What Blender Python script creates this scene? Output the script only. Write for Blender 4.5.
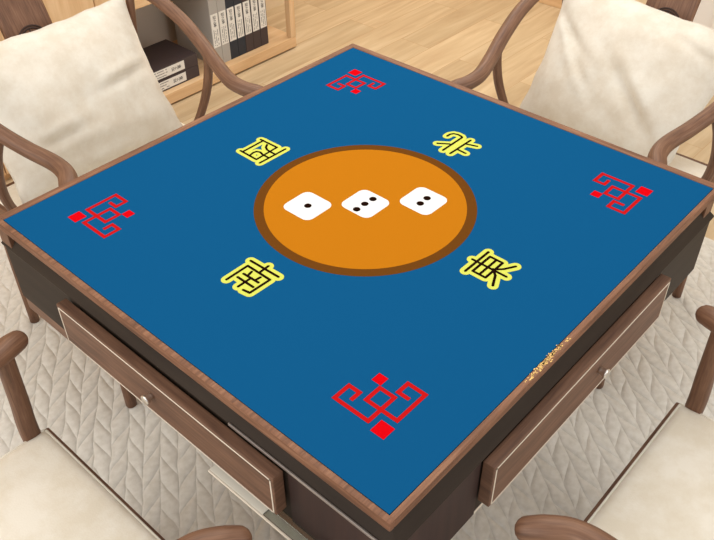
import bpy, bmesh, math, random
from mathutils import Vector, Matrix, noise
PI = math.pi
S = bpy.context.scene
C = S.collection
for o in list(bpy.data.objects): bpy.data.objects.remove(o)
random.seed(4)

# ------------------------------------------------------------------ camera
yaw, pit, rol = 0.739910539, 0.703032429, -0.00963108369
F = Vector((math.cos(yaw)*math.cos(pit), math.sin(yaw)*math.cos(pit), -math.sin(pit)))
r0 = F.cross(Vector((0, 0, 1))).normalized(); u0 = r0.cross(F)
r1 = math.cos(rol)*r0 + math.sin(rol)*u0; u1 = -math.sin(rol)*r0 + math.cos(rol)*u0
cam = bpy.data.objects.new('camera', bpy.data.cameras.new('camera')); C.objects.link(cam)
M = Matrix((r1, u1, -F)).transposed().to_4x4(); M.translation = (-0.900493576, -0.800495213, 1.6251155)
cam.matrix_world = M
cam.data.sensor_width = 36; cam.data.lens = 820.154374/714*36; cam.data.clip_start = .02
S.camera = cam
# ------------------------------------------------------------------ light and exposure
w = bpy.data.worlds.new('world'); S.world = w; w.use_nodes = True
bg = w.node_tree.nodes['Background']; bg.inputs[0].default_value = (1, .98, .955, 1); bg.inputs[1].default_value = .76
def area(name, loc, target, size, sizey, power, col=(1, .97, .93)):
    l = bpy.data.lights.new(name, 'AREA'); l.shape = 'RECTANGLE'; l.size = size; l.size_y = sizey; l.energy = power; l.color = col
    o = bpy.data.objects.new(name, l); C.objects.link(o); o.location = loc
    o.rotation_euler = (Vector(target)-Vector(loc)).to_track_quat('-Z', 'Y').to_euler(); return o
area('window_daylight', (-3.0, .6, 2.3), (.3, .2, .5), 2.4, 1.8, 52, (1, .985, .965))
area('ceiling_lamp', (.7, .5, 2.7), (.7, .5, 0), 1.6, 1.6, 26, (1, .965, .92))
area('front_bookcase_fill', (.4, -3.1, 1.9), (.9, 1.6, .2), 2.2, 1.6, 30, (1, .985, .965))  # fill added from the front to brighten the bookcase interior, no known window
area('far_floor_fill', (2.1, 1.5, 2.3), (2.1, 1.5, 0), .6, .6, 16, (1, .96, .90))  # unseen fill added overhead to lift the far stretch of floor
vs = S.view_settings; vs.view_transform = 'Standard'; vs.look = 'None'; vs.exposure = 0; vs.gamma = 1; vs.use_curve_mapping = False

# ------------------------------------------------------------------ materials
def srgb(r, g, b):
    f = lambda c: (c/255/12.92) if c/255 <= .04045 else ((c/255+.055)/1.055)**2.4
    return (f(r), f(g), f(b), 1)
def mat(name, col, rough=.6, metal=0, spec=.5):
    m = bpy.data.materials.new(name); m.use_nodes = True; b = m.node_tree.nodes['Principled BSDF']
    b.inputs['Base Color'].default_value = col; b.inputs['Roughness'].default_value = rough
    b.inputs['Metallic'].default_value = metal; b.inputs['Specular IOR Level'].default_value = spec
    return m
def N(m, t, **k):
    n = m.node_tree.nodes.new(t)
    for a, v in k.items():
        if hasattr(n, a) and a not in ('Scale',): setattr(n, a, v)
    return n
def L(m, a, b): m.node_tree.links.new(a, b)
def ramp(m, stops):
    r = N(m, 'ShaderNodeValToRGB'); cr = r.color_ramp
    cr.elements[0].position, cr.elements[0].color = stops[0]; cr.elements[1].position, cr.elements[1].color = stops[-1]
    for p, c in stops[1:-1]:
        e = cr.elements.new(p); e.color = c
    return r
def wood(name, dark, mid, light, rough=.5, su=5, sv=70, bump=.15, coord='UV', spec=.4):
    m = mat(name, mid, rough, 0, spec); b = m.node_tree.nodes['Principled BSDF']
    tc = N(m, 'ShaderNodeTexCoord'); mp = N(m, 'ShaderNodeMapping'); mp.inputs['Scale'].default_value = (su, sv, sv)
    L(m, tc.outputs[coord], mp.inputs[0])
    n = N(m, 'ShaderNodeTexNoise'); n.inputs['Scale'].default_value = 1; n.inputs['Detail'].default_value = 5; n.inputs['Roughness'].default_value = .62
    n.inputs['Distortion'].default_value = .4; L(m, mp.outputs[0], n.inputs['Vector'])
    mp2 = N(m, 'ShaderNodeMapping'); mp2.inputs['Scale'].default_value = (su*.8, sv*.22, sv*.22); L(m, tc.outputs[coord], mp2.inputs[0])
    wv = N(m, 'ShaderNodeTexNoise'); wv.inputs['Scale'].default_value = 1; wv.inputs['Detail'].default_value = 3; L(m, mp2.outputs[0], wv.inputs['Vector'])
    mx = N(m, 'ShaderNodeMix'); mx.data_type = 'FLOAT'; mx.inputs[0].default_value = .4
    L(m, n.outputs['Fac'], mx.inputs[2]); L(m, wv.outputs['Fac'], mx.inputs[3])
    r = ramp(m, [(.33, dark), (.5, mid), (.66, light)]); L(m, mx.outputs[0], r.inputs[0]); L(m, r.outputs[0], b.inputs['Base Color'])
    bp = N(m, 'ShaderNodeBump'); bp.inputs['Strength'].default_value = bump; bp.inputs['Distance'].default_value = .002
    L(m, mx.outputs[0], bp.inputs['Height']); L(m, bp.outputs[0], b.inputs['Normal'])
    return m
def fabric(name, a, bcol, rough=.9, sc=14, bump=.25):
    m = mat(name, a, rough, 0, .2); b = m.node_tree.nodes['Principled BSDF']
    tc = N(m, 'ShaderNodeTexCoord'); n = N(m, 'ShaderNodeTexNoise'); n.inputs['Scale'].default_value = sc; n.inputs['Detail'].default_value = 6
    n.inputs['Roughness'].default_value = .7
    L(m, tc.outputs['Object'], n.inputs['Vector']); r = ramp(m, [(.38, bcol), (.62, a)]); L(m, n.outputs['Fac'], r.inputs[0]); L(m, r.outputs[0], b.inputs['Base Color'])
    n2 = N(m, 'ShaderNodeTexNoise'); n2.inputs['Scale'].default_value = 320; n2.inputs['Detail'].default_value = 2; L(m, tc.outputs['Object'], n2.inputs['Vector'])
    bp = N(m, 'ShaderNodeBump'); bp.inputs['Strength'].default_value = bump; bp.inputs['Distance'].default_value = .001
    L(m, n2.outputs['Fac'], bp.inputs['Height']); L(m, bp.outputs[0], b.inputs['Normal'])
    b.inputs['Sheen Weight'].default_value = .25
    return m
walnut = wood('walnut', srgb(84, 57, 41), srgb(113, 79, 58), srgb(136, 100, 76), .5, 14, 230)
walnut_rim = wood('walnut_rim', srgb(88, 58, 41), srgb(124, 84, 60), srgb(150, 108, 81), .6, 9, 190)
walnut_drawer = wood('walnut_drawer', srgb(86, 60, 46), srgb(112, 80, 61), srgb(134, 98, 76), .55, 9, 190)
oak = wood('oak', srgb(198, 158, 114), srgb(216, 178, 133), srgb(228, 194, 152), .5, 3, 40, .05)
dark_lacquer = wood('dark_lacquer', srgb(44, 35, 28), srgb(51, 41, 33), srgb(58, 48, 39), .6, 4, 40, .03, spec=.2)
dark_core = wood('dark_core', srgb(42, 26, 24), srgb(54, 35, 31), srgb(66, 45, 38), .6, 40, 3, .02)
cream = fabric('cream_cushion', srgb(240, 232, 216), srgb(230, 219, 198))
pillowm = fabric('pillow_velvet', srgb(226, 219, 205), srgb(214, 203, 185), .95, 13)
piping = mat('white_piping', srgb(240, 234, 218), .8)
inlay = mat('white_inlay', srgb(238, 226, 208), .4)
chrome = mat('chrome', srgb(232, 228, 222), .3, 1)
steel = mat('dark_steel', srgb(190, 182, 176), .35, .8)
matblue = mat('mat_blue', srgb(16, 82, 128), 1, 0, 0)
orange = mat('print_orange', srgb(183, 113, 21), 1, 0, 0)
brownp = mat('print_brown', srgb(103, 62, 22), 1, 0, 0)
yellowp = mat('print_yellow', srgb(206, 210, 92), 1, 0, 0)
blackp = mat('print_black', srgb(30, 14, 8), 1, 0, 0)
redp = mat('print_red', srgb(188, 24, 24), 1, 0, 0)
redb = mat('print_bright_red', srgb(208, 8, 18), 1, 0, 0)
whitep = mat('print_white', srgb(226, 226, 226), 1, 0, 0)
glass = mat('tray_glass', srgb(226, 236, 230), .08); glass.node_tree.nodes['Principled BSDF'].inputs['Transmission Weight'].default_value = 1
greyb = mat('grey_board', srgb(168, 163, 156), .8)
navyb = mat('navy_board', srgb(34, 40, 50), .6)
brownb = mat('brown_board', srgb(62, 50, 50), .6)
paper = mat('label_paper', srgb(226, 222, 214), .8)
ink = mat('label_ink', srgb(48, 42, 40), .8)
taupe = mat('taupe_panel', srgb(204, 192, 178), .8)
wallm = mat('wall_paint', srgb(222, 200, 166), .8)
whitew = mat('white_paint', srgb(226, 222, 216), .6)
recess = mat('carved_recess', srgb(54, 34, 25), .7)

def floor_mat():
    m = mat('oak_floor', srgb(222, 190, 148), .38, 0, .5); b = m.node_tree.nodes['Principled BSDF']
    tc = N(m, 'ShaderNodeTexCoord')
    br = N(m, 'ShaderNodeTexBrick'); br.offset = .37; br.inputs['Scale'].default_value = 1
    br.inputs['Color1'].default_value = (0, 0, 0, 1); br.inputs['Color2'].default_value = (1, 1, 1, 1); br.inputs['Mortar'].default_value = (.5, .5, .5, 1)
    br.inputs['Mortar Size'].default_value = .0012; br.inputs['Brick Width'].default_value = 1.15; br.inputs['Row Height'].default_value = .16
    L(m, tc.outputs['Object'], br.inputs['Vector'])
    # per-plank shift of the grain
    ad = N(m, 'ShaderNodeVectorMath'); ad.operation = 'MULTIPLY_ADD'
    ad.inputs[1].default_value = (1, 1, 1)
    L(m, tc.outputs['Object'], ad.inputs[0]); 
    sc = N(m, 'ShaderNodeVectorMath'); sc.operation = 'SCALE'; sc.inputs['Scale'].default_value = 7; L(m, br.outputs['Color'], sc.inputs[0]); L(m, sc.outputs[0], ad.inputs[2])
    mp = N(m, 'ShaderNodeMapping'); mp.inputs['Scale'].default_value = (2.2, 22, 1); L(m, ad.outputs[0], mp.inputs[0])
    n = N(m, 'ShaderNodeTexNoise'); n.inputs['Scale'].default_value = 1; n.inputs['Detail'].default_value = 6; n.inputs['Distortion'].default_value = .7; L(m, mp.outputs[0], n.inputs['Vector'])
    r = ramp(m, [(.3, srgb(186, 160, 126)), (.5, srgb(200, 177, 142)), (.7, srgb(214, 193, 160))]); L(m, n.outputs['Fac'], r.inputs[0])
    tn = N(m, 'ShaderNodeMix'); tn.data_type = 'RGBA'; tn.blend_type = 'MULTIPLY'; tn.inputs[0].default_value = 1
    r2 = ramp(m, [(0, (.86, .84, .80, 1)), (1, (1.05, 1.03, 1, 1))]); L(m, br.outputs['Color'], r2.inputs[0])
    L(m, r.outputs[0], tn.inputs[6]); L(m, r2.outputs[0], tn.inputs[7])
    mo = N(m, 'ShaderNodeMix'); mo.data_type = 'RGBA'; mo.inputs[7].default_value = srgb(176, 140, 98); L(m, br.outputs['Fac'], mo.inputs[0]); L(m, tn.outputs[2], mo.inputs[6])
    L(m, mo.outputs[2], b.inputs['Base Color'])
    return m
def rug_mat():
    """quilted braid: columns of slanted puffed leaves, alternate columns slanted the other way"""
    m = mat('braided_rug', srgb(206, 196, 180), .95, 0, .1); b = m.node_tree.nodes['Principled BSDF']
    tc = N(m, 'ShaderNodeTexCoord')
    nz = N(m, 'ShaderNodeTexNoise'); nz.inputs['Scale'].default_value = 9; nz.inputs['Detail'].default_value = 2; L(m, tc.outputs['Object'], nz.inputs['Vector'])
    s1 = N(m, 'ShaderNodeVectorMath'); s1.operation = 'SCALE'; s1.inputs['Scale'].default_value = .022; L(m, nz.outputs['Color'], s1.inputs[0])
    a1 = N(m, 'ShaderNodeVectorMath'); a1.operation = 'ADD'; L(m, tc.outputs['Object'], a1.inputs[0]); L(m, s1.outputs[0], a1.inputs[1])
    rt = N(m, 'ShaderNodeVectorRotate'); rt.rotation_type = 'Z_AXIS'; rt.inputs['Angle'].default_value = -math.radians(52); L(m, a1.outputs[0], rt.inputs[0])
    sp = N(m, 'ShaderNodeSeparateXYZ'); L(m, rt.outputs[0], sp.inputs[0])
    def mth(op, x, y=None, z=None):
        n = N(m, 'ShaderNodeMath'); n.operation = op
        for i, v in enumerate((x, y, z)):
            if v is None: continue
            if isinstance(v, (int, float)): n.inputs[i].default_value = v
            else: L(m, v, n.inputs[i])
        return n.outputs[0]
    CW, PER, SL = .040, .074, 1.6
    col = mth('DIVIDE', sp.outputs[1], CW)
    zig = mth('PINGPONG', col, 1.0)            # triangle 0..1..0, period two columns
    cen = mth('FRACT', col)
    t = mth('FRACT', mth('ADD', mth('ADD', mth('DIVIDE', sp.outputs[0], PER), mth('MULTIPLY', mth('FLOOR', col), .5)), mth('MULTIPLY', zig, SL*CW/PER)))
    para = lambda f: mth('SUBTRACT', 1.0, mth('POWER', mth('ABSOLUTE', mth('MULTIPLY', mth('SUBTRACT', f, .5), 2.0)), 3.0))
    h = mth('MULTIPLY', para(t), mth('POWER', para(cen), .7))
    h = mth('ADD', h, mth('MULTIPLY', nz.outputs['Fac'], .3))
    bp = N(m, 'ShaderNodeBump'); bp.inputs['Strength'].default_value = .52; bp.inputs['Distance'].default_value = .007; L(m, h, bp.inputs['Height'])
    L(m, bp.outputs[0], b.inputs['Normal'])
    n3 = N(m, 'ShaderNodeTexNoise'); n3.inputs['Scale'].default_value = 60; n3.inputs['Detail'].default_value = 4; L(m, tc.outputs['Object'], n3.inputs['Vector'])
    r = ramp(m, [(.35, srgb(212, 207, 196)), (.65, srgb(225, 221, 212))]); L(m, n3.outputs['Fac'], r.inputs[0]); L(m, r.outputs[0], b.inputs['Base Color'])
    return m

# ------------------------------------------------------------------ mesh helpers
def setp(o, label=None, cat=None, group=None, kind=None):
    if label: o['label'] = label
    if cat: o['category'] = cat
    if group: o['group'] = group
    if kind: o['kind'] = kind
    return o
def empty(name, loc, rz=0, **k):
    o = bpy.data.objects.new(name, None); C.objects.link(o); o.location = loc; o.rotation_euler = (0, 0, rz); o.empty_display_size = .1
    return setp(o, **k)
def obj(name, bm, m, parent=None, smooth=False, **k):
    me = bpy.data.meshes.new(name)
    bm.normal_update(); bm.to_mesh(me); bm.free()
    for mm in (m if isinstance(m, (list, tuple)) else [m]): me.materials.append(mm)
    if smooth:
        for p in me.polygons: p.use_smooth = True
    o = bpy.data.objects.new(name, me); C.objects.link(o)
    if parent: o.parent = parent
    return setp(o, **k)
def BM():
    bm = bmesh.new(); bm.loops.layers.uv.new('UVMap'); return bm
def box(bm, x0, x1, y0, y1, z0, z1, bev=0, grain=None, mi=0, seg=2):
    """box with bevelled edges and metric UVs, U running along the grain axis"""
    b = bmesh.new(); bmesh.ops.create_cube(b, size=1)
    for v in b.verts: v.co = Vector(((x0+x1)/2+v.co.x*(x1-x0), (y0+y1)/2+v.co.y*(y1-y0), (z0+z1)/2+v.co.z*(z1-z0)))
    if bev: bmesh.ops.bevel(b, geom=b.edges[:], offset=bev, segments=seg, affect='EDGES', profile=.6)
    d = (x1-x0, y1-y0, z1-z0); g = d.index(max(d)) if grain is None else grain
    uvl = bm.loops.layers.uv.active; off = (random.random()*7, random.random()*7)
    b.normal_update(); mp = {v: bm.verts.new(v.co) for v in b.verts}
    for f in b.faces:
        nf = bm.faces.new([mp[v] for v in f.verts]); nf.material_index = mi
        n = [abs(c) for c in f.normal]; a = n.index(max(n)); ax = [i for i in range(3) if i != a]
        if g in ax: ua = g; va = [i for i in ax if i != g][0]
        else: ua, va = ax
        for lp, v in zip(nf.loops, f.verts): lp[uvl].uv = (v.co[ua]+off[0]+a*.37, v.co[va]+off[1])
    b.free(); return bm
def catmull(pts, n=8):
    P = [Vector(p) for p in pts]; P = [2*P[0]-P[1]]+P+[2*P[-1]-P[-2]]; out = []
    for i in range(1, len(P)-2):
        for k in range(n):
            t = k/n; a, b, c, d = P[i-1:i+3]
            out.append(.5*((2*b)+(c-a)*t+(2*a-5*b+4*c-d)*t*t+(3*b-a-3*c+d)*t**3))
    out.append(P[-2]); return out
def tube(bm, pts, rad, n=8, ns=14, up=(0, 0, 1), sq=1.0, caps=True, mi=0, exp=2.0):
    """swept tube through control points; rad = list of (r_side, r_up) per control point, rounded ends"""
    path = catmull([Vector(p) for p in pts], n)
    R = catmull([Vector((r[0], r[1], 0)) if isinstance(r, (tuple, list)) else Vector((r, r, 0)) for r in rad], n)
    if caps:
        for end in (0, -1):
            a = path[end]; b = path[1 if end == 0 else -2]; d = (a-b).normalized(); r = R[end]; ex = []
            rr = min(r.x, r.y)
            for k in (1, 2, 3, 4):
                th = k/4*PI/2*.97; ex.append((a+d*rr*math.sin(th), Vector((r.x, r.y, 0))*math.cos(th)))
            if end == 0: path = [e[0] for e in ex[::-1]]+path; R = [e[1] for e in ex[::-1]]+R
            else: path += [e[0] for e in ex]; R += [e[1] for e in ex]
    uvl = bm.loops.layers.uv.active; rings = []; s = random.random()*5; ss = []
    for i, p in enumerate(path):
        t = (path[min(i+1, len(path)-1)]-path[max(i-1, 0)]).normalized()
        side = t.cross(Vector(up))
        if side.length < 1e-4: side = t.cross(Vector((0, 1, 0)))
        side.normalize(); u = side.cross(t)
        if i: s += (p-path[i-1]).length
        ss.append(s); ring = []
        for k in range(ns):
            a = 2*PI*k/ns; c, q = math.cos(a), math.sin(a)
            if exp != 2.0: c = math.copysign(abs(c)**(2/exp), c); q = math.copysign(abs(q)**(2/exp), q)
            ring.append(bm.verts.new(p+side*R[i].x*c+u*R[i].y*q))
        rings.append(ring)
    for i in range(len(rings)-1):
        for k in range(ns):
            k2 = (k+1) % ns; f = bm.faces.new((rings[i][k], rings[i][k2], rings[i+1][k2], rings[i+1][k])); f.material_index = mi; f.smooth = True
            for lp, (a, b) in zip(f.loops, ((i, k), (i, k+1), (i+1, k+1), (i+1, k))): lp[uvl].uv = (ss[a], b/ns*.12)
    for r, fl in ((rings[0], True), (rings[-1], False)):
        f = bm.faces.new(r[::-1] if fl else r); f.material_index = mi
        for lp in f.loops: lp[uvl].uv = (0, 0)
    return bm
def lathe(bm, prof, ns=24, axis='z', c=(0, 0, 0)):
    rings = []
    for r, h in prof:
        ring = []
        for k in range(ns):
            a = 2*PI*k/ns; p = (r*math.cos(a), r*math.sin(a), h)
            if axis == 'x': p = (p[2], p[0], p[1])
            if axis == 'y': p = (p[0], p[2], p[1])
            ring.append(bm.verts.new(Vector(p)+Vector(c)))
        rings.append(ring)
    for i in range(len(rings)-1):
        for k in range(ns): bm.faces.new((rings[i][k], rings[i][(k+1) % ns], rings[i+1][(k+1) % ns], rings[i+1][k]))
    bm.faces.new(rings[0]); bm.faces.new(rings[-1]); bmesh.ops.recalc_face_normals(bm, faces=bm.faces[:]); return bm
def slab(bm, poly, z0, z1, mi=0):
    """flat polygon with a little thickness"""
    a = [bm.verts.new((x, y, z0)) for x, y in poly]; b = [bm.verts.new((x, y, z1)) for x, y in poly]; n = len(poly)
    fs = [bm.faces.new(b), bm.faces.new(a[::-1])]+[bm.faces.new((a[i], a[(i+1) % n], b[(i+1) % n], b[i])) for i in range(n)]
    for f in fs: f.material_index = mi
    bmesh.ops.recalc_face_normals(bm, faces=fs)
def stroke(bm, pts, wd, z0, z1, mi=0, round_=True):
    """polyline of capsules"""
    e = 0
    for (x0, y0), (x1, y1) in zip(pts, pts[1:]):
        a = math.atan2(y1-y0, x1-x0); r = wd/2; poly = []
        if round_:
            for k in range(9): t = a+PI/2+PI*k/8; poly.append((x0+r*math.cos(t), y0+r*math.sin(t)))
            for k in range(9): t = a-PI/2+PI*k/8; poly.append((x1+r*math.cos(t), y1+r*math.sin(t)))
        else:
            d = Vector((math.cos(a), math.sin(a))); q = Vector((-d.y, d.x)); A = Vector((x0, y0))-d*r; B = Vector((x1, y1))+d*r
            poly = [tuple(A+q*r), tuple(A-q*r), tuple(B-q*r), tuple(B+q*r)]
        stroke.k = (stroke.k+1) % 40
        slab(bm, poly, z0, z1+stroke.k*2e-6, mi)
stroke.k = 0

# ------------------------------------------------------------------ the room
bm = BM(); box(bm, -3, 3.2, -3, 2.6, -.05, 0); obj('floor', bm, floor_mat(), kind='structure')
bm = BM(); box(bm, -2.6, 3.2, 2.14, 2.26, 0, 2.8); obj('wall_back', bm, wallm, kind='structure')
bm = BM(); box(bm, 2.66, 2.78, -3, 2.14, 0, 2.8); obj('wall_right', bm, wallm, kind='structure')
bm = BM(); box(bm, 2.64, 2.66, .72, 2.14, 0, .11, .003); obj('baseboard_right', bm, oak, kind='structure')
bm = BM(); box(bm, 2.615, 2.66, -.55, .45, 0, 2.05, .004)
for za, zb in ((.12, .9), (1.0, 1.9)):
    box(bm, 2.605, 2.62, -.43, .33, za, zb, .006)
d = obj('door_1', bm, whitew, kind='structure')
bm = BM(); lathe(bm, [(.022, 0), (.022, .006), (.01, .012), (.01, .04), (.024, .05), (.024, .062), (.012, .07)], 20, 'x', (0, 0, 0))
for v in bm.verts: v.co = Vector((2.605-v.co.x, .36+v.co.y, 1.0+v.co.z))
bmesh.ops.recalc_face_normals(bm, faces=bm.faces[:]); obj('door_handle', bm, chrome, d, smooth=True)
bm = BM(); box(bm, 2.6, 2.66, .45, .53, 0, 2.13, .004, 2); box(bm, 2.6, 2.66, -.63, -.55, 0, 2.13, .004, 2); box(bm, 2.6, 2.66, -.63, .53, 2.05, 2.13, .004, 1)
obj('trim_1', bm, wallm, kind='structure')

# rug: real thickness with a rounded border
bm = BM(); box(bm, -1.7, 1.36, -1.7, 1.5, 0.0, .014, .005)
obj('area_rug', bm, rug_mat(), label='large light beige rug quilted in a braided leaf pattern under the game table and chairs', cat='rug')
RUG = .014

# ------------------------------------------------------------------ the game table
T = .76
table = empty('game_table', (0, 0, RUG), label='square walnut game table with dark lacquered sides and a blue mat on its top', cat='table')
def tz(bm):
    for v in bm.verts: v.co.z -= RUG
    return bm
RX, RY, MX, MY = .477, .4645, .460, .4476
bm = BM()
NX, NY = .4705, .4575      # the near rims are narrower than the far ones
box(bm, -NX, -MX, -NY, RY, .7435, .7612, .003, 0); box(bm, MX, RX, -NY, RY, .7435, .7612, .003, 1)
box(bm, -MX-.002, MX+.002, -NY, -MY, .7435, .7612, .003, 0); box(bm, -MX-.002, MX+.002, MY, RY, .7435, .7612, .003, 0)
rimo = obj('table_rim', tz(bm), walnut_rim, table)
# golden flecks that paint the sparkle of light along the right rim
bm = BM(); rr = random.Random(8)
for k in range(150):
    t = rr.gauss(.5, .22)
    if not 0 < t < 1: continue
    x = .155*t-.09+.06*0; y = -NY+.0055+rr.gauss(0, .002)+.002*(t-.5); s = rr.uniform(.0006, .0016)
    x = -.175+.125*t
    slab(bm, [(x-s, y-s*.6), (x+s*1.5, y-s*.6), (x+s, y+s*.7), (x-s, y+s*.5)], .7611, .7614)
obj('glint_fleck', tz(bm), mat('gold_glint', srgb(226, 186, 110), .35, .3), rimo, label='gold glints painted along the rim edge')
bm = BM(); box(bm, -.455, .455, -.443, .443, .728, .7555, 0); obj('table_top_board', tz(bm), walnut, table)
# bevelled dark frame below the rim
bm = BM(); uvl = bm.loops.layers.uv.active
prof = [(-.022, .742), (-.022, .738), (.002, .703), (.004, .700), (.003, .696), (0, .695), (0, .570), (-.03, .570), (-.03, .742)]
BX, BY, OY = .464, .4645, .0055
rings = []
for dx, z in prof:
    rings.append([bm.verts.new((sx*(BX+dx), sy*(BY+dx)+OY, z-RUG)) for sx, sy in ((-1, -1), (1, -1), (1, 1), (-1, 1))])
for i in range(len(rings)):
    a, b = rings[i], rings[(i+1) % len(rings)]
    for k in range(4):
        f = bm.faces.new((a[k], a[(k+1) % 4], b[(k+1) % 4], b[k]))
        for lp in f.loops: lp[uvl].uv = ((lp.vert.co.x if k % 2 == 0 else lp.vert.co.y)+k, lp.vert.co.z)
bmesh.ops.recalc_face_normals(bm, faces=bm.faces[:]); frame = obj('side_frame', bm, dark_lacquer, table)
# pale metal strip drawn in as the glossy highlight on the frame's lip
bm = BM()
box(bm, -BX-.0065, -BX-.0035, -BY+OY-.006, -.155, .6975, .703, .0008, 1)
obj('lip_highlight', tz(bm), steel, table, label='thin pale strip drawn as the highlight on the lip of the side frame')
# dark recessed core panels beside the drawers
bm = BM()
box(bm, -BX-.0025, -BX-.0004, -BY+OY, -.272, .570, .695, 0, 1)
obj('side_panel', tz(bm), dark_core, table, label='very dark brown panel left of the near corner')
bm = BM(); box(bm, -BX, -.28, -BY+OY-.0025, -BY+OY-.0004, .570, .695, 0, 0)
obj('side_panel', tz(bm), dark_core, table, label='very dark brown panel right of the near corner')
for sx, sy in ((-1, 1), (1, -1), (1, 1)):
    bm = BM(); x, y = sx*.448, (.455 if sy > 0 else -.437); box(bm, x-.018, x+.018, y-.018, y+.018, .703, .7405, .002, 2)
    obj('corner_block', tz(bm), walnut, table)
for a, b in ((-.463, -.43), (.43, .463)):
    bm = BM(); box(bm, a, b, -.45, .465, .540, .5695, .002, 1); obj('bottom_rail', tz(bm), walnut, table)
bm = BM(); box(bm, -.44, -.2, -BY+OY-.001, -BY+OY+.012, .564, .5695, .001, 0); obj('trim_strip', tz(bm), inlay, table)
bm = BM(); box(bm, -.437, .437, -.424, .424, .569, .58, 0); obj('bottom_board', tz(bm), dark_core, table)
bm = BM(); box(bm, -.14, .14, -.14, .14, .05, .569, .01, 2); obj('pedestal', tz(bm), walnut, table)
bm = BM(); box(bm, -.2, .2, -.2, .2, RUG, .052, .008, 0); obj('pedestal_base', tz(bm), walnut, table)
def drawer(rot, c, half, off, z0, z1, label, kx=0):
    """drawer front built facing -y, then turned"""
    R = Matrix.Rotation(rot, 4, 'Z')
    def put(bm):
        for v in bm.verts:
            v.co = R @ Vector((v.co.x+c, v.co.y, v.co.z)); v.co.z -= RUG
        return bm
    y1 = -off; y0 = y1-.020
    bm = BM(); box(bm, -half, half, y0, y1, z0, z1, .002, 0); d = obj('drawer', put(bm), walnut_drawer, table, label=label)
    bm = BM(); i = .0045; t = .0022
    for a in ((-half+i, half-i, z1-i-t, z1-i), (-half+i, half-i, z0+i*.4, z0+i*.4+t), (-half+i, -half+i+t, z0+i*.4, z1-i), (half-i-t, half-i, z0+i*.4, z1-i)):
        box(bm, a[0], a[1], y0-.0007, y0+.001, a[2], a[3], 0)
    obj('inlay_line', put(bm), inlay, d)
    bm = BM(); lathe(bm, [(.0062, 0), (.0058, .003), (.0066, .007), (.0085, .011), (.0092, .013), (.0088, .0145), (.006, .0152)], 20, 'y')
    for v in bm.verts: v.co = Vector((v.co.x+kx, y0-v.co.y, v.co.z+(z0+z1)/2+.003))
    bmesh.ops.recalc_face_normals(bm, faces=bm.faces[:]); obj('knob', put(bm), chrome, d, smooth=True)
drawer(-PI/2, 0.0, .2655, BX+.0045, .604, .690, 'drawer with chrome knob on the left side', -.012)
drawer(0, -.010, .266, BY-OY+.0025, .602, .694, 'drawer with chrome knob on the right side', .032)
bm = BM(); box(bm, -.4905, -.475, -.40, -.235, .575, .5785, .001, 1); box(bm, -.475, -.41, -.40, -.235, .5755, .578, 0, 1); tr = obj('pull_out_tray', tz(bm), glass, table, label='clear glass pull-out tray')
bm = BM(); box(bm, -.4935, -.4905, -.40, -.115, .5745, .579, .0008, 1); obj('tray_edge', tz(bm), inlay, tr)
bm = BM(); box(bm, -.4905, -.41, -.2345, -.115, .5745, .579, .001, 1); obj('tray_panel', tz(bm), piping, tr)

# ------------------------------------------------------------------ the printed mat
mt = empty('game_mat', (0, 0, T), label='blue square game mat with orange circle, printed dice and yellow-edged characters on the table', cat='game mat')
bm = BM(); box(bm, -MX+.0006, MX-.0006, -MY+.0006, MY-.0006, -.004, 0, 0); obj('mat_sheet', bm, matblue, mt)
def circ(r, n=96, c=(0, 0)): return [(c[0]+r*math.cos(2*PI*k/n), c[1]+r*math.sin(2*PI*k/n)) for k in range(n)]
bm = BM(); slab(bm, circ(.2005), 0, .0003); ring = obj('printed_circle', bm, brownp, mt, label='brown ring around orange disc')
bm = BM(); slab(bm, circ(.1825), .0003, .0005); obj('orange_disc', bm, orange, ring)
def rrect(cx, cy, h, r):
    out = []
    for sx, sy, a0 in ((1, 1, 0), (-1, 1, PI/2), (-1, -1, PI), (1, -1, 1.5*PI)):
        for k in range(7): t = a0+PI/2*k/6; out.append((cx+sx*(h-r)+r*math.cos(t), cy+sy*(h-r)+r*math.sin(t)))
    return out
for c, dots, lb in (((-.0735, .0735), [(-.073, .073)], 'white printed die showing one'),
                ((.0005, 0), [(-.023, 0), (-.001, 0), (.020, -.001)], 'white printed die showing three'),
                ((.0765, -.073), [(.066, -.074), (.087, -.073)], 'white printed die showing two')):
    bm = BM(); slab(bm, rrect(c[0], c[1], .0345, .0145), .0005, .0007); de = obj('printed_die', bm, whitep, mt, label=lb)
    bm = BM()
    for q in dots: slab(bm, circ(.0068, 24, q), .0007, .0009)
    obj('pip', bm, blackp, de)
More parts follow.
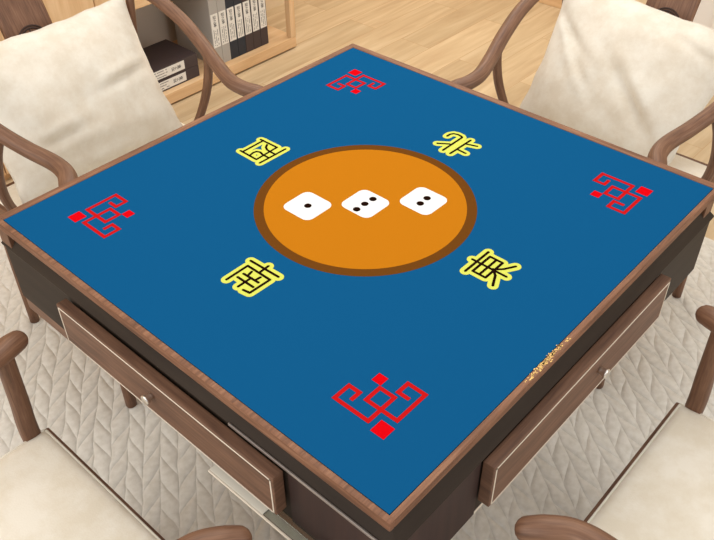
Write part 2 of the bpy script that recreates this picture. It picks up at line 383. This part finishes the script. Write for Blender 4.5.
CH = {
 'south character edged in yellow': [[(-.246, .035), (-.244, -.029)], [(-.236, .003), (-.256, .002)], [(-.304, .029), (-.258, .029), (-.258, -.024), (-.301, -.023), (-.303, -.010)],
    [(-.288, .020), (-.288, -.017)], [(-.276, .019), (-.275, -.015)], [(-.264, .013), (-.272, .011)], [(-.264, -.008), (-.273, -.007)], [(-.275, .002), (-.303, .002)]],
 'east character edged in yellow': [[(.033, -.246), (-.032, -.246)], [(0, -.237), (0, -.304)], [(.025, -.255), (.025, -.280), (-.024, -.280), (-.024, -.255), (.025, -.255)],
    [(.025, -.268), (-.024, -.268)], [(.003, -.280), (.013, -.290), (.032, -.301)], [(.002, -.277), (-.009, -.289), (-.032, -.300)]],
 'north character edged in yellow': [[(.284, .031), (.293, .031), (.300, .027), (.303, .018), (.302, .009), (.299, .005), (.236, .005)], [(.249, .029), (.263, .009)], [(.302, -.014), (.236, -.013)],
    [(.284, -.014), (.292, -.037)], [(.257, -.015), (.256, -.035)]],
 'west character edged in yellow': [[(-.028, .297), (.027, .297)], [(.026, .304), (.027, .258), (-.030, .256), (-.029, .303)], [(.034, .241), (-.034, .242)],
    [(-.026, .277), (-.017, .279), (-.010, .277), (-.007, .270), (-.010, .259), (-.010, .243)], [(.021, .280), (.013, .275), (.008, .266), (.007, .257), (.007, .245)]]}
for lb, st in CH.items():
    bm = BM()
    for s in st: stroke(bm, s, .0185, 0, .0003)
    g = obj('printed_character', bm, yellowp, mt, label=lb)
    bm = BM()
    for s in st: stroke(bm, s, .0046, .0004, .0006)
    obj('character_stroke', bm, blackp, g)
EM = [(-.357, -.293), (-.342, -.293), (-.342, -.273), (-.372, -.273), (-.372, -.3355), (-.3165, -.3355), (-.3165, -.3085), (-.3455, -.3085), (-.3455, -.3645), (-.284, -.3645), (-.284, -.333), (-.3055, -.333), (-.3055, -.350)]
EM = [(a*.99-.001, b*.99-.001) for a, b in EM]
for mx_, my_ in ((1, 1), (-1, 1), (-1, -1), (1, -1)):
    rt = lambda p: (mx_*p[0], my_*p[1])
    bm = BM(); stroke(bm, [rt(p) for p in EM], .0064, 0, .0003, round_=False)
    g = obj('printed_knot', bm, redp, mt)
    for c, h in (((-.302, -.296), .0085), ((-.3675, -.357), .0118)):
        bm = BM(); slab(bm, [rt((c[0]+a*h, c[1]+b*h)) for a, b in ((-1, -1), (1, -1), (1, 1), (-1, 1))], 0, .0003)
        obj('knot_square', bm, redb, g)

# ------------------------------------------------------------------ chairs
def make_chair(label):
    """round-backed armchair, front edge of the seat at y = 0, back towards +y"""
    t = empty('round_back_armchair', (0, 0, RUG), label=label, cat='chair', group='armchairs around the game table')
    def up(bm):
        for v in bm.verts: v.co.z -= RUG
        return bm
    rail = [(.273, -.008, .669), (.261, .014, .677), (.246, .045, .684), (.244, .09, .690), (.262, .16, .704), (.283, .24, .729), (.298, .34, .763), (.288, .44, .80), (.240, .525, .835), (.155, .58, .862), (0, .607, .875)]
    rr = [(.0185, .0175), (.0205, .0190), (.0195, .0175), (.019, .017), (.0185, .0165), (.0185, .0165), (.0185, .0165), (.018, .0165), (.0175, .0165), (.0175, .0165), (.018, .017)]
    full = rail+[(-x, y, z) for x, y, z in rail[-2::-1]]; fr = rr+rr[-2::-1]
    bm = BM(); tube(bm, full, fr, 7, 18); obj('arm_rail', up(bm), walnut, t, smooth=True)
    for s in (-1, 1):
        bm = BM(); tube(bm, [(s*.268, -.004, RUG+.001), (s*.262, .006, .25), (s*.275, .026, .44), (s*.266, .026, .56), (s*.253, .026, .676)], [.013, .0155, .0165, .0155, .0145], 6, 14, (0, 1, 0), caps=False, exp=2.6)
        obj('front_leg', up(bm), walnut, t)
        bm = BM(); tube(bm, [(s*.264, .458, RUG+.001), (s*.260, .455, .25), (s*.254, .455, .44), (s*.243, .482, .62), (s*.259, .486, .808)], [.013, .0155, .0155, .012, .011], 6, 14, (0, 1, 0), caps=False)
        obj('rear_leg', up(bm), walnut, t)
        bm = BM(); tube(bm, [(s*.248, .312, .43), (s*.284, .292, .50), (s*.301, .268, .58), (s*.298, .243, .66), (s*.284, .225, .718)], [.011, .0115, .0125, .012, .0105], 7, 12, (0, 1, 0), caps=False)
        obj('side_post', up(bm), walnut, t)
        bm = BM(); tube(bm, [(s*.266, .01, .13), (s*.268, .23, .13), (s*.267, .452, .13)], [.009]*3, 3, 10); obj('stretcher', up(bm), walnut, t)
    bm = BM(); tube(bm, [(-.262, .008, .09), (0, .008, .09), (.262, .008, .09)], [(.010, .014)]*3, 3, 10); obj('stretcher', up(bm), walnut, t)
    bm = BM(); tube(bm, [(-.265, .455, .17), (0, .455, .17), (.265, .455, .17)], [.009]*3, 3, 10); obj('stretcher', up(bm), walnut, t)
    bm = BM()
    o_, i_ = .276, .225
    box(bm, -o_, o_, -.006, .05, .405, .449, .004, 0); box(bm, -o_, o_, .42, .47, .405, .449, .004, 0)
    box(bm, -o_, -i_, .045, .425, .405, .449, .004, 1); box(bm, i_, o_, .045, .425, .405, .449, .004, 1)
    box(bm, -i_-.004, i_+.004, .045, .425, .418, .440, 0, 0)
    obj('seat_frame', up(bm), walnut, t)
    # cushion: rounded box with a soft crown, notched round the front legs
    bm = BM(); n = 26; x0, x1, y0, y1 = -.266, .266, .004, .44; z0 = .4495; grid = {}
    def hgt(u, v):
        e = min(1, min(u, 1-u)*26); f = min(1, min(v, 1-v)*22)
        return .004+.013*math.sqrt(max(0, 1-(1-e)**2))*math.sqrt(max(0, 1-(1-f)**2))+.009*math.sin(PI*u)**.6*math.sin(PI*v)**.6 if 0 < u < 1 and 0 < v < 1 else .004
    us = [0, .004, .01, .02, .035]+[.06+.88*k/(n-1) for k in range(n)]+[.965, .98, .99, .996, 1]
    for i, u in enumerate(us):
        for j, v in enumerate(us):
            x = x0+(x1-x0)*u; y = y0+(y1-y0)*v
            cx = abs(x)-.262+.012; cy = .034-y
            if y < .05 and abs(x) > .236:   # pull the corner in, around the post
                k = .5*(abs(x)-.236)/.03; 
            grid[i, j, 1] = bm.verts.new((x, y, z0+hgt(u, v))); 
    m_ = len(us)
    for i in range(m_-1):
        for j in range(m_-1):
            f = bm.faces.new([grid[a, b, 1] for a, b in ((i, j), (i+1, j), (i+1, j+1), (i, j+1))]); f.smooth = True
    bd = [grid[i, 0, 1] for i in range(m_)]+[grid[m_-1, j, 1] for j in range(1, m_)]+[grid[i, m_-1, 1] for i in range(m_-2, -1, -1)]+[grid[0, j, 1] for j in range(m_-2, 0, -1)]
    lo = [bm.verts.new((v.co.x, v.co.y, z0)) for v in bd]
    for k in range(len(bd)): bm.faces.new((bd[k], lo[k], lo[(k+1) % len(bd)], bd[(k+1) % len(bd)]))
    bm.faces.new(lo); bmesh.ops.recalc_face_normals(bm, faces=bm.faces[:])
    cu = obj('seat_cushion', up(bm), cream, t)
    bm = BM()
    for a, b in (((-.262, .0045, .457), (.262, .0045, .457)), ((-.2665, .008, .457), (-.2665, .435, .457)), ((.2665, .008, .457), (.2665, .435, .457))):
        tube(bm, [a, [(p+q)/2 for p, q in zip(a, b)], b], [.0028]*3, 2, 8)
    obj('piping', up(bm), piping, cu, smooth=True)
    # splat, S-curved, with a carved roundel
    cp = catmull([(0, .449, .44), (0, .470, .52), (0, .515, .64), (0, .552, .74), (0, .585, .82), (0, .603, .866)], 7)
    bm = BM(); uvl = bm.loops.layers.uv.active; rows = []; s = 0
    for i, p in enumerate(cp):
        tt = (cp[min(i+1, len(cp)-1)]-cp[max(i-1, 0)]).normalized(); nn = Vector((0, -tt.z, tt.y))
        if i: s += (p-cp[i-1]).length
        hw = .064; rows.append(([bm.verts.new(p+Vector((x, 0, 0))+nn*o) for x, o in ((-hw, .006), (-hw+.004, .0075), (hw-.004, .0075), (hw, .006), (hw, -.006), (-hw, -.006))], s))
    for (a, sa), (b, sb) in zip(rows, rows[1:]):
        for k in range(6):
            k2 = (k+1) % 6; f = bm.faces.new((a[k], a[k2], b[k2], b[k]))
            for lp, uv in zip(f.loops, ((sa, a[k].co.x+(k > 3)*.4), (sa, a[k2].co.x+(k > 3)*.4), (sb, b[k2].co.x+(k > 3)*.4), (sb, b[k].co.x+(k > 3)*.4))): lp[uvl].uv = uv
    bm.faces.new(rows[0][0]); bm.faces.new(rows[-1][0]); bmesh.ops.recalc_face_normals(bm, faces=bm.faces[:])
    sp = obj('back_splat', up(bm), walnut, t)
    # roundel
    pc = Vector((0, .5500, .735)); tt = Vector((0, .36, .93)).normalized(); nn = Vector((0, -tt.z, tt.y)); bm = BM()
    def loc(a, b): return pc+Vector((a, 0, 0))+tt*b+nn*.0075
    def ringp(r): tube(bm, [loc(r*math.cos(2*PI*k/24), r*math.sin(2*PI*k/24)) for k in range(25)], [.0022]*25, 1, 6, tuple(nn), caps=False)
    ringp(.040); ringp(.034)
    for a, b, c, e in ((0, -.033, 0, .033), (-.012, -.022, -.012, .022), (.012, -.022, .012, .022), (-.022, .008, .022, .008), (-.022, -.008, .022, -.008), (-.023, .018, -.012, .022), (.023, .018, .012, .022), (-.023, -.018, -.012, -.022), (.023, -.018, .012, -.022)):
        tube(bm, [loc(a, b), loc((a+c)/2, (b+e)/2), loc(c, e)], [.0018]*3, 1, 6, tuple(nn), caps=False)
    obj('carved_roundel', up(bm), recess, sp, label='dark carved openwork roundel')
    return t
def copy_tree(o, parent=None):
    c = o.copy(); C.objects.link(c)
    if parent: c.parent = parent
    for ch in [x for x in o.children]: copy_tree(ch, c)
    return c
ch0 = make_chair('walnut round-back armchair behind the table on the left, in front of the bookcase')
ch0.location = (-.005, .560, RUG)
for loc, rz, lb in (((.578, -.030), -PI/2, 'walnut round-back armchair behind the table on the right, near the wall baseboard'),
                    ((-.580, -.015), PI/2, 'walnut armchair with bare cream seat in the lower left corner, before the left drawer'),
                    ((-.037, -.568), PI, 'walnut armchair with bare cream seat in the lower right corner, before the right drawer')):
    c = copy_tree(ch0); c.location = (loc[0], loc[1], RUG); c.rotation_euler = (0, 0, rz); c['label'] = lb

# ------------------------------------------------------------------ pillows
def pillow(loc, rz, lean, W, H, label, seed, spin=0, folds=(), taper=0):
    t = empty('throw_pillow', loc, rz, label=label, cat='pillow', group='cream pillows on the back chairs')
    bm = BM(); n = 56; V = {}
    Rm = Matrix.Rotation(-lean, 4, 'X') @ Matrix.Rotation(spin, 4, 'Y')
    def P(u, v, side):
        a, b = 2*u-1, 2*v-1
        # outline: sides pulled in between pointed corners
        x = a*W/2*(1-.07*(1-b*b)*abs(a)**2)*(1+taper*b); z = b*H/2*(1-.06*(1-a*a)*abs(b)**2)
        th = .062*(max(0, 1-abs(a)**2.6)**.62)*(max(0, 1-abs(b)**2.6)**.62)
        y = side*th
        e = (1-a**4)*(1-b**4)
        q = Vector((x*7+seed, z*7, seed*1.7)); y += side*.010*e*noise.noise(q)
        y += side*.004*e*noise.noise(q*2.7)
        for fa, fb, ang, ln, wd, dp in folds:
            dx, dz = a-fa, b-fb; l = dx*math.cos(ang)+dz*math.sin(ang); k = -dx*math.sin(ang)+dz*math.cos(ang)
            y += side*dp*(-math.exp(-(k/wd)**2)+.6*math.exp(-((k-wd*1.6)/wd)**2))*math.exp(-(l/ln)**2)*e
        x += .004*noise.noise(Vector((seed, z*22, 3)))*(a*a); z += .004*noise.noise(Vector((x*22, seed, 9)))*(b*b)
        return Rm @ Vector((x, y, z+0))+Vector((0, 0, 0))
    for side in (-1, 1):
        for i in range(n+1):
            for j in range(n+1):
                edge = i in (0, n) or j in (0, n)
                if side == 1 and edge: V[i, j, 1] = V[i, j, -1]; continue
                u = .5-.5*math.cos(PI*i/n)*1; v = .5-.5*math.cos(PI*j/n)
                u = .6*u+.4*i/n; v = .6*v+.4*j/n
                V[i, j, side] = bm.verts.new(P(u, v, side))
        for i in range(n):
            for j in range(n):
                f = [V[i, j, side], V[i+1, j, side], V[i+1, j+1, side], V[i, j+1, side]]
                bm.faces.new(f if side == -1 else f[::-1])
    seam = []
    for i in range(n+1): seam.append(V[i, 0, -1].co.copy())
    for j in range(1, n+1): seam.append(V[n, j, -1].co.copy())
    for i in range(n-1, -1, -1): seam.append(V[i, n, -1].co.copy())
    for j in range(n-1, -1, -1): seam.append(V[0, j, -1].co.copy())
    for f in bm.faces: f.smooth = True
    bmesh.ops.recalc_face_normals(bm, faces=bm.faces[:])
    obj('pillow_cover', bm, pillowm, t)
    bm = BM(); tube(bm, seam[::2], [.0016]*len(seam[::2]), 1, 6, caps=False); obj('seam', bm, pillowm, t, smooth=True)
    return t
pillow((-.014, .953, .634), 0, math.radians(31), .495, .385, 'cream pillow with soft creases on the left back chair, beside the bookcase', 2.3, 0.0,
       ((.62, .02, .12, .38, .07, .013), (-.42, -.38, .05, .30, .08, .010), (.1, -.7, -.1, .5, .12, .006)), .015)
pillow((.970, -.010, .634), -PI/2, math.radians(31), .478, .395, 'bright cream pillow with diagonal fold on the right back chair', 6.1, math.radians(4.5),
       ((-.55, .1, 2.3, .5, .055, .014), (.3, -.2, -.75, .5, .08, .018), (.8, .6, -.3, .5, .06, .010), (-.75, .35, 2.5, .5, .05, .014)), .085)

# ------------------------------------------------------------------ bookcase with contents
bc = empty('bookcase', (.9, 1.9, 0), label='light oak bookcase standing on the wood floor behind the left chair', cat='bookcase')
def bco(bm):
    for v in bm.verts: v.co -= Vector((.9, 1.9, 0))
    return bm
FY, BYK, XR, XL, XD = 1.735, 2.12, 1.488, -.9, .56
bm = BM(); box(bm, XD, XR, FY, BYK, .008, .055, .003, 0); obj('shelf', bco(bm), oak, bc, label='bottom shelf board')
bm = BM(); box(bm, XD, XR, FY, BYK, .425, .458, .003, 0); obj('shelf', bco(bm), oak, bc, label='upper shelf board')
bm = BM(); box(bm, XR-.03, XR, FY, FY+.03, .055, 1.3, .003, 2); box(bm, XR-.03, XR, BYK-.03, BYK, .055, 1.3, .003, 2); box(bm, XR-.03, XR, FY, BYK, 1.3, 1.33, .003, 1)
obj('side_post', bco(bm), oak, bc)
for xa in (XD-.02, XL):
    bm = BM(); box(bm, xa, xa+.02, FY, BYK, 0, 1.3, .002, 2); obj('side_panel', bco(bm), oak, bc)
bm = BM(); box(bm, XL+.02, XD-.02, FY+.02, BYK, 0, 1.3, 0, 0); obj('cabinet_body', bco(bm), oak, bc)
bm = BM(); box(bm, XL, XR, BYK-.012, BYK, .0, 1.3, 0, 0); obj('back_panel', bco(bm), taupe, bc, label='taupe back panel')
for x0, x1 in ((.06, .535), (-.42, .056), (-.895, -.424)):
    bm = BM(); box(bm, x0, x1, FY-.004, FY+.018, .03, 1.28, .003, 2); dd = obj('door', bco(bm), oak, bc)
    bm = BM(); box(bm, x1-.045, x1-.037, FY-.02, FY-.004, .7, .86, .002, 2); obj('handle', bco(bm), steel, dd)
bm = BM(); box(bm, XD, XD+.2, FY+.004, FY+.022, .458, .62, .003, 0); obj('drawer_front', bco(bm), oak, bc)

def glyphs(text, size, name, parent, place, mtl=ink):
    cu = bpy.data.curves.new('t', 'FONT'); cu.body = text; cu.size = size; cu.align_x = 'CENTER'; cu.align_y = 'CENTER'; cu.extrude = .0002; cu.space_line = .95; cu.offset = size*.0
    o = bpy.data.objects.new('t', cu); C.objects.link(o); dg = bpy.context.evaluated_depsgraph_get(); dg.update()
    me = bpy.data.meshes.new_from_object(o.evaluated_get(dg)); bpy.data.objects.remove(o)
    me.transform(place); me.materials.clear(); me.materials.append(mtl)
    r = bpy.data.objects.new(name, me); C.objects.link(r); r.parent = parent; return r
UPR = Matrix.Rotation(PI/2, 4, 'X')
def smalltext(bm, xa, xb, z0, z1, y, horiz=False, seed=0):
    """rows of tiny printed marks, too small to read"""
    r = random.Random(seed)
    if not horiz:
        for x in (xa, (xa+xb)/2, xb):
            z = z1
            while z > z0:
                h = r.uniform(.0018, .0034)
                if r.random() < .8: box(bm, x-.0016, x+.0016, y-.0003, y, z-h, z)
                z -= h+.0016
    else:
        for z in (z0, (z0+z1)/2, z1):
            x = xa
            while x < xb:
                h = r.uniform(.0018, .0034)
                if r.random() < .8: box(bm, x, x+h, y-.0003, y, z-.0016, z+.0016)
                x += h+.0016
def binder(x, wd, hgt_, m, label, grp):
    t = empty('binder_box', (x, 1.775, .055), label=label, cat='binder', group=grp)
    bm = BM(); box(bm, .0006, wd-.0006, 0, .25, 0, hgt_, .0015); obj('box_body', bm, m, t)
    bm = BM(); box(bm, .0035, wd-.0045, -.0009, .001, .080, .222, 0); lb = obj('label', bm, paper, t)
    g = glyphs('知\n之\n事', .017, 'lettering', lb, Matrix.Translation((wd/2, -.0011, .190)) @ UPR)
    bm = BM(); smalltext(bm, .012, wd-.013, .088, .156, -.0009, False, int(x*1000)); obj('small_print', bm, ink, lb)
    return t
wd = .0435
desc = [('grey', greyb, 'pale grey binder box, outer left one of the standing row'), ('grey', greyb, 'pale grey binder box beside the navy ones'),
        ('navy', navyb, 'navy binder box next to the pale grey pair'), ('navy', navyb, 'navy binder box next to the dark brown boxes'),
        ('brown', brownb, 'dark brown binder box beside the navy ones'), ('brown', brownb, 'dark brown binder box in the middle of the three brown ones'), ('brown', brownb, 'dark brown binder box at the right end of the standing row')]
for k, (nm, m, lb) in enumerate(desc):
    binder(1.055+k*wd, wd, .35, m, lb, 'binder boxes standing on the bottom shelf')
for k, lb in enumerate(('dark brown box with white label lying flat, lower of the two on the shelf', 'dark brown box with white label lying flat, on top of the other')):
    t = empty('storage_box', (.66, 1.765, .055+k*.050), label=lb, cat='box', group='flat dark boxes stacked on the bottom shelf')
    bm = BM(); box(bm, 0, .30, 0, .20, 0, .049, .0015); obj('box_body', bm, brownb, t)
    bm = BM(); box(bm, .05, .232, -.0009, .001, .007, .043, 0); l_ = obj('label', bm, paper, t)
    glyphs('知\n之\n事', .017, 'lettering', l_, Matrix.Translation((.192, -.0011, .025)) @ UPR @ Matrix.Rotation(PI/2, 4, 'Z'))
    bm = BM(); smalltext(bm, .058, .145, .014, .036, -.0009, True, k); obj('small_print', bm, ink, l_)
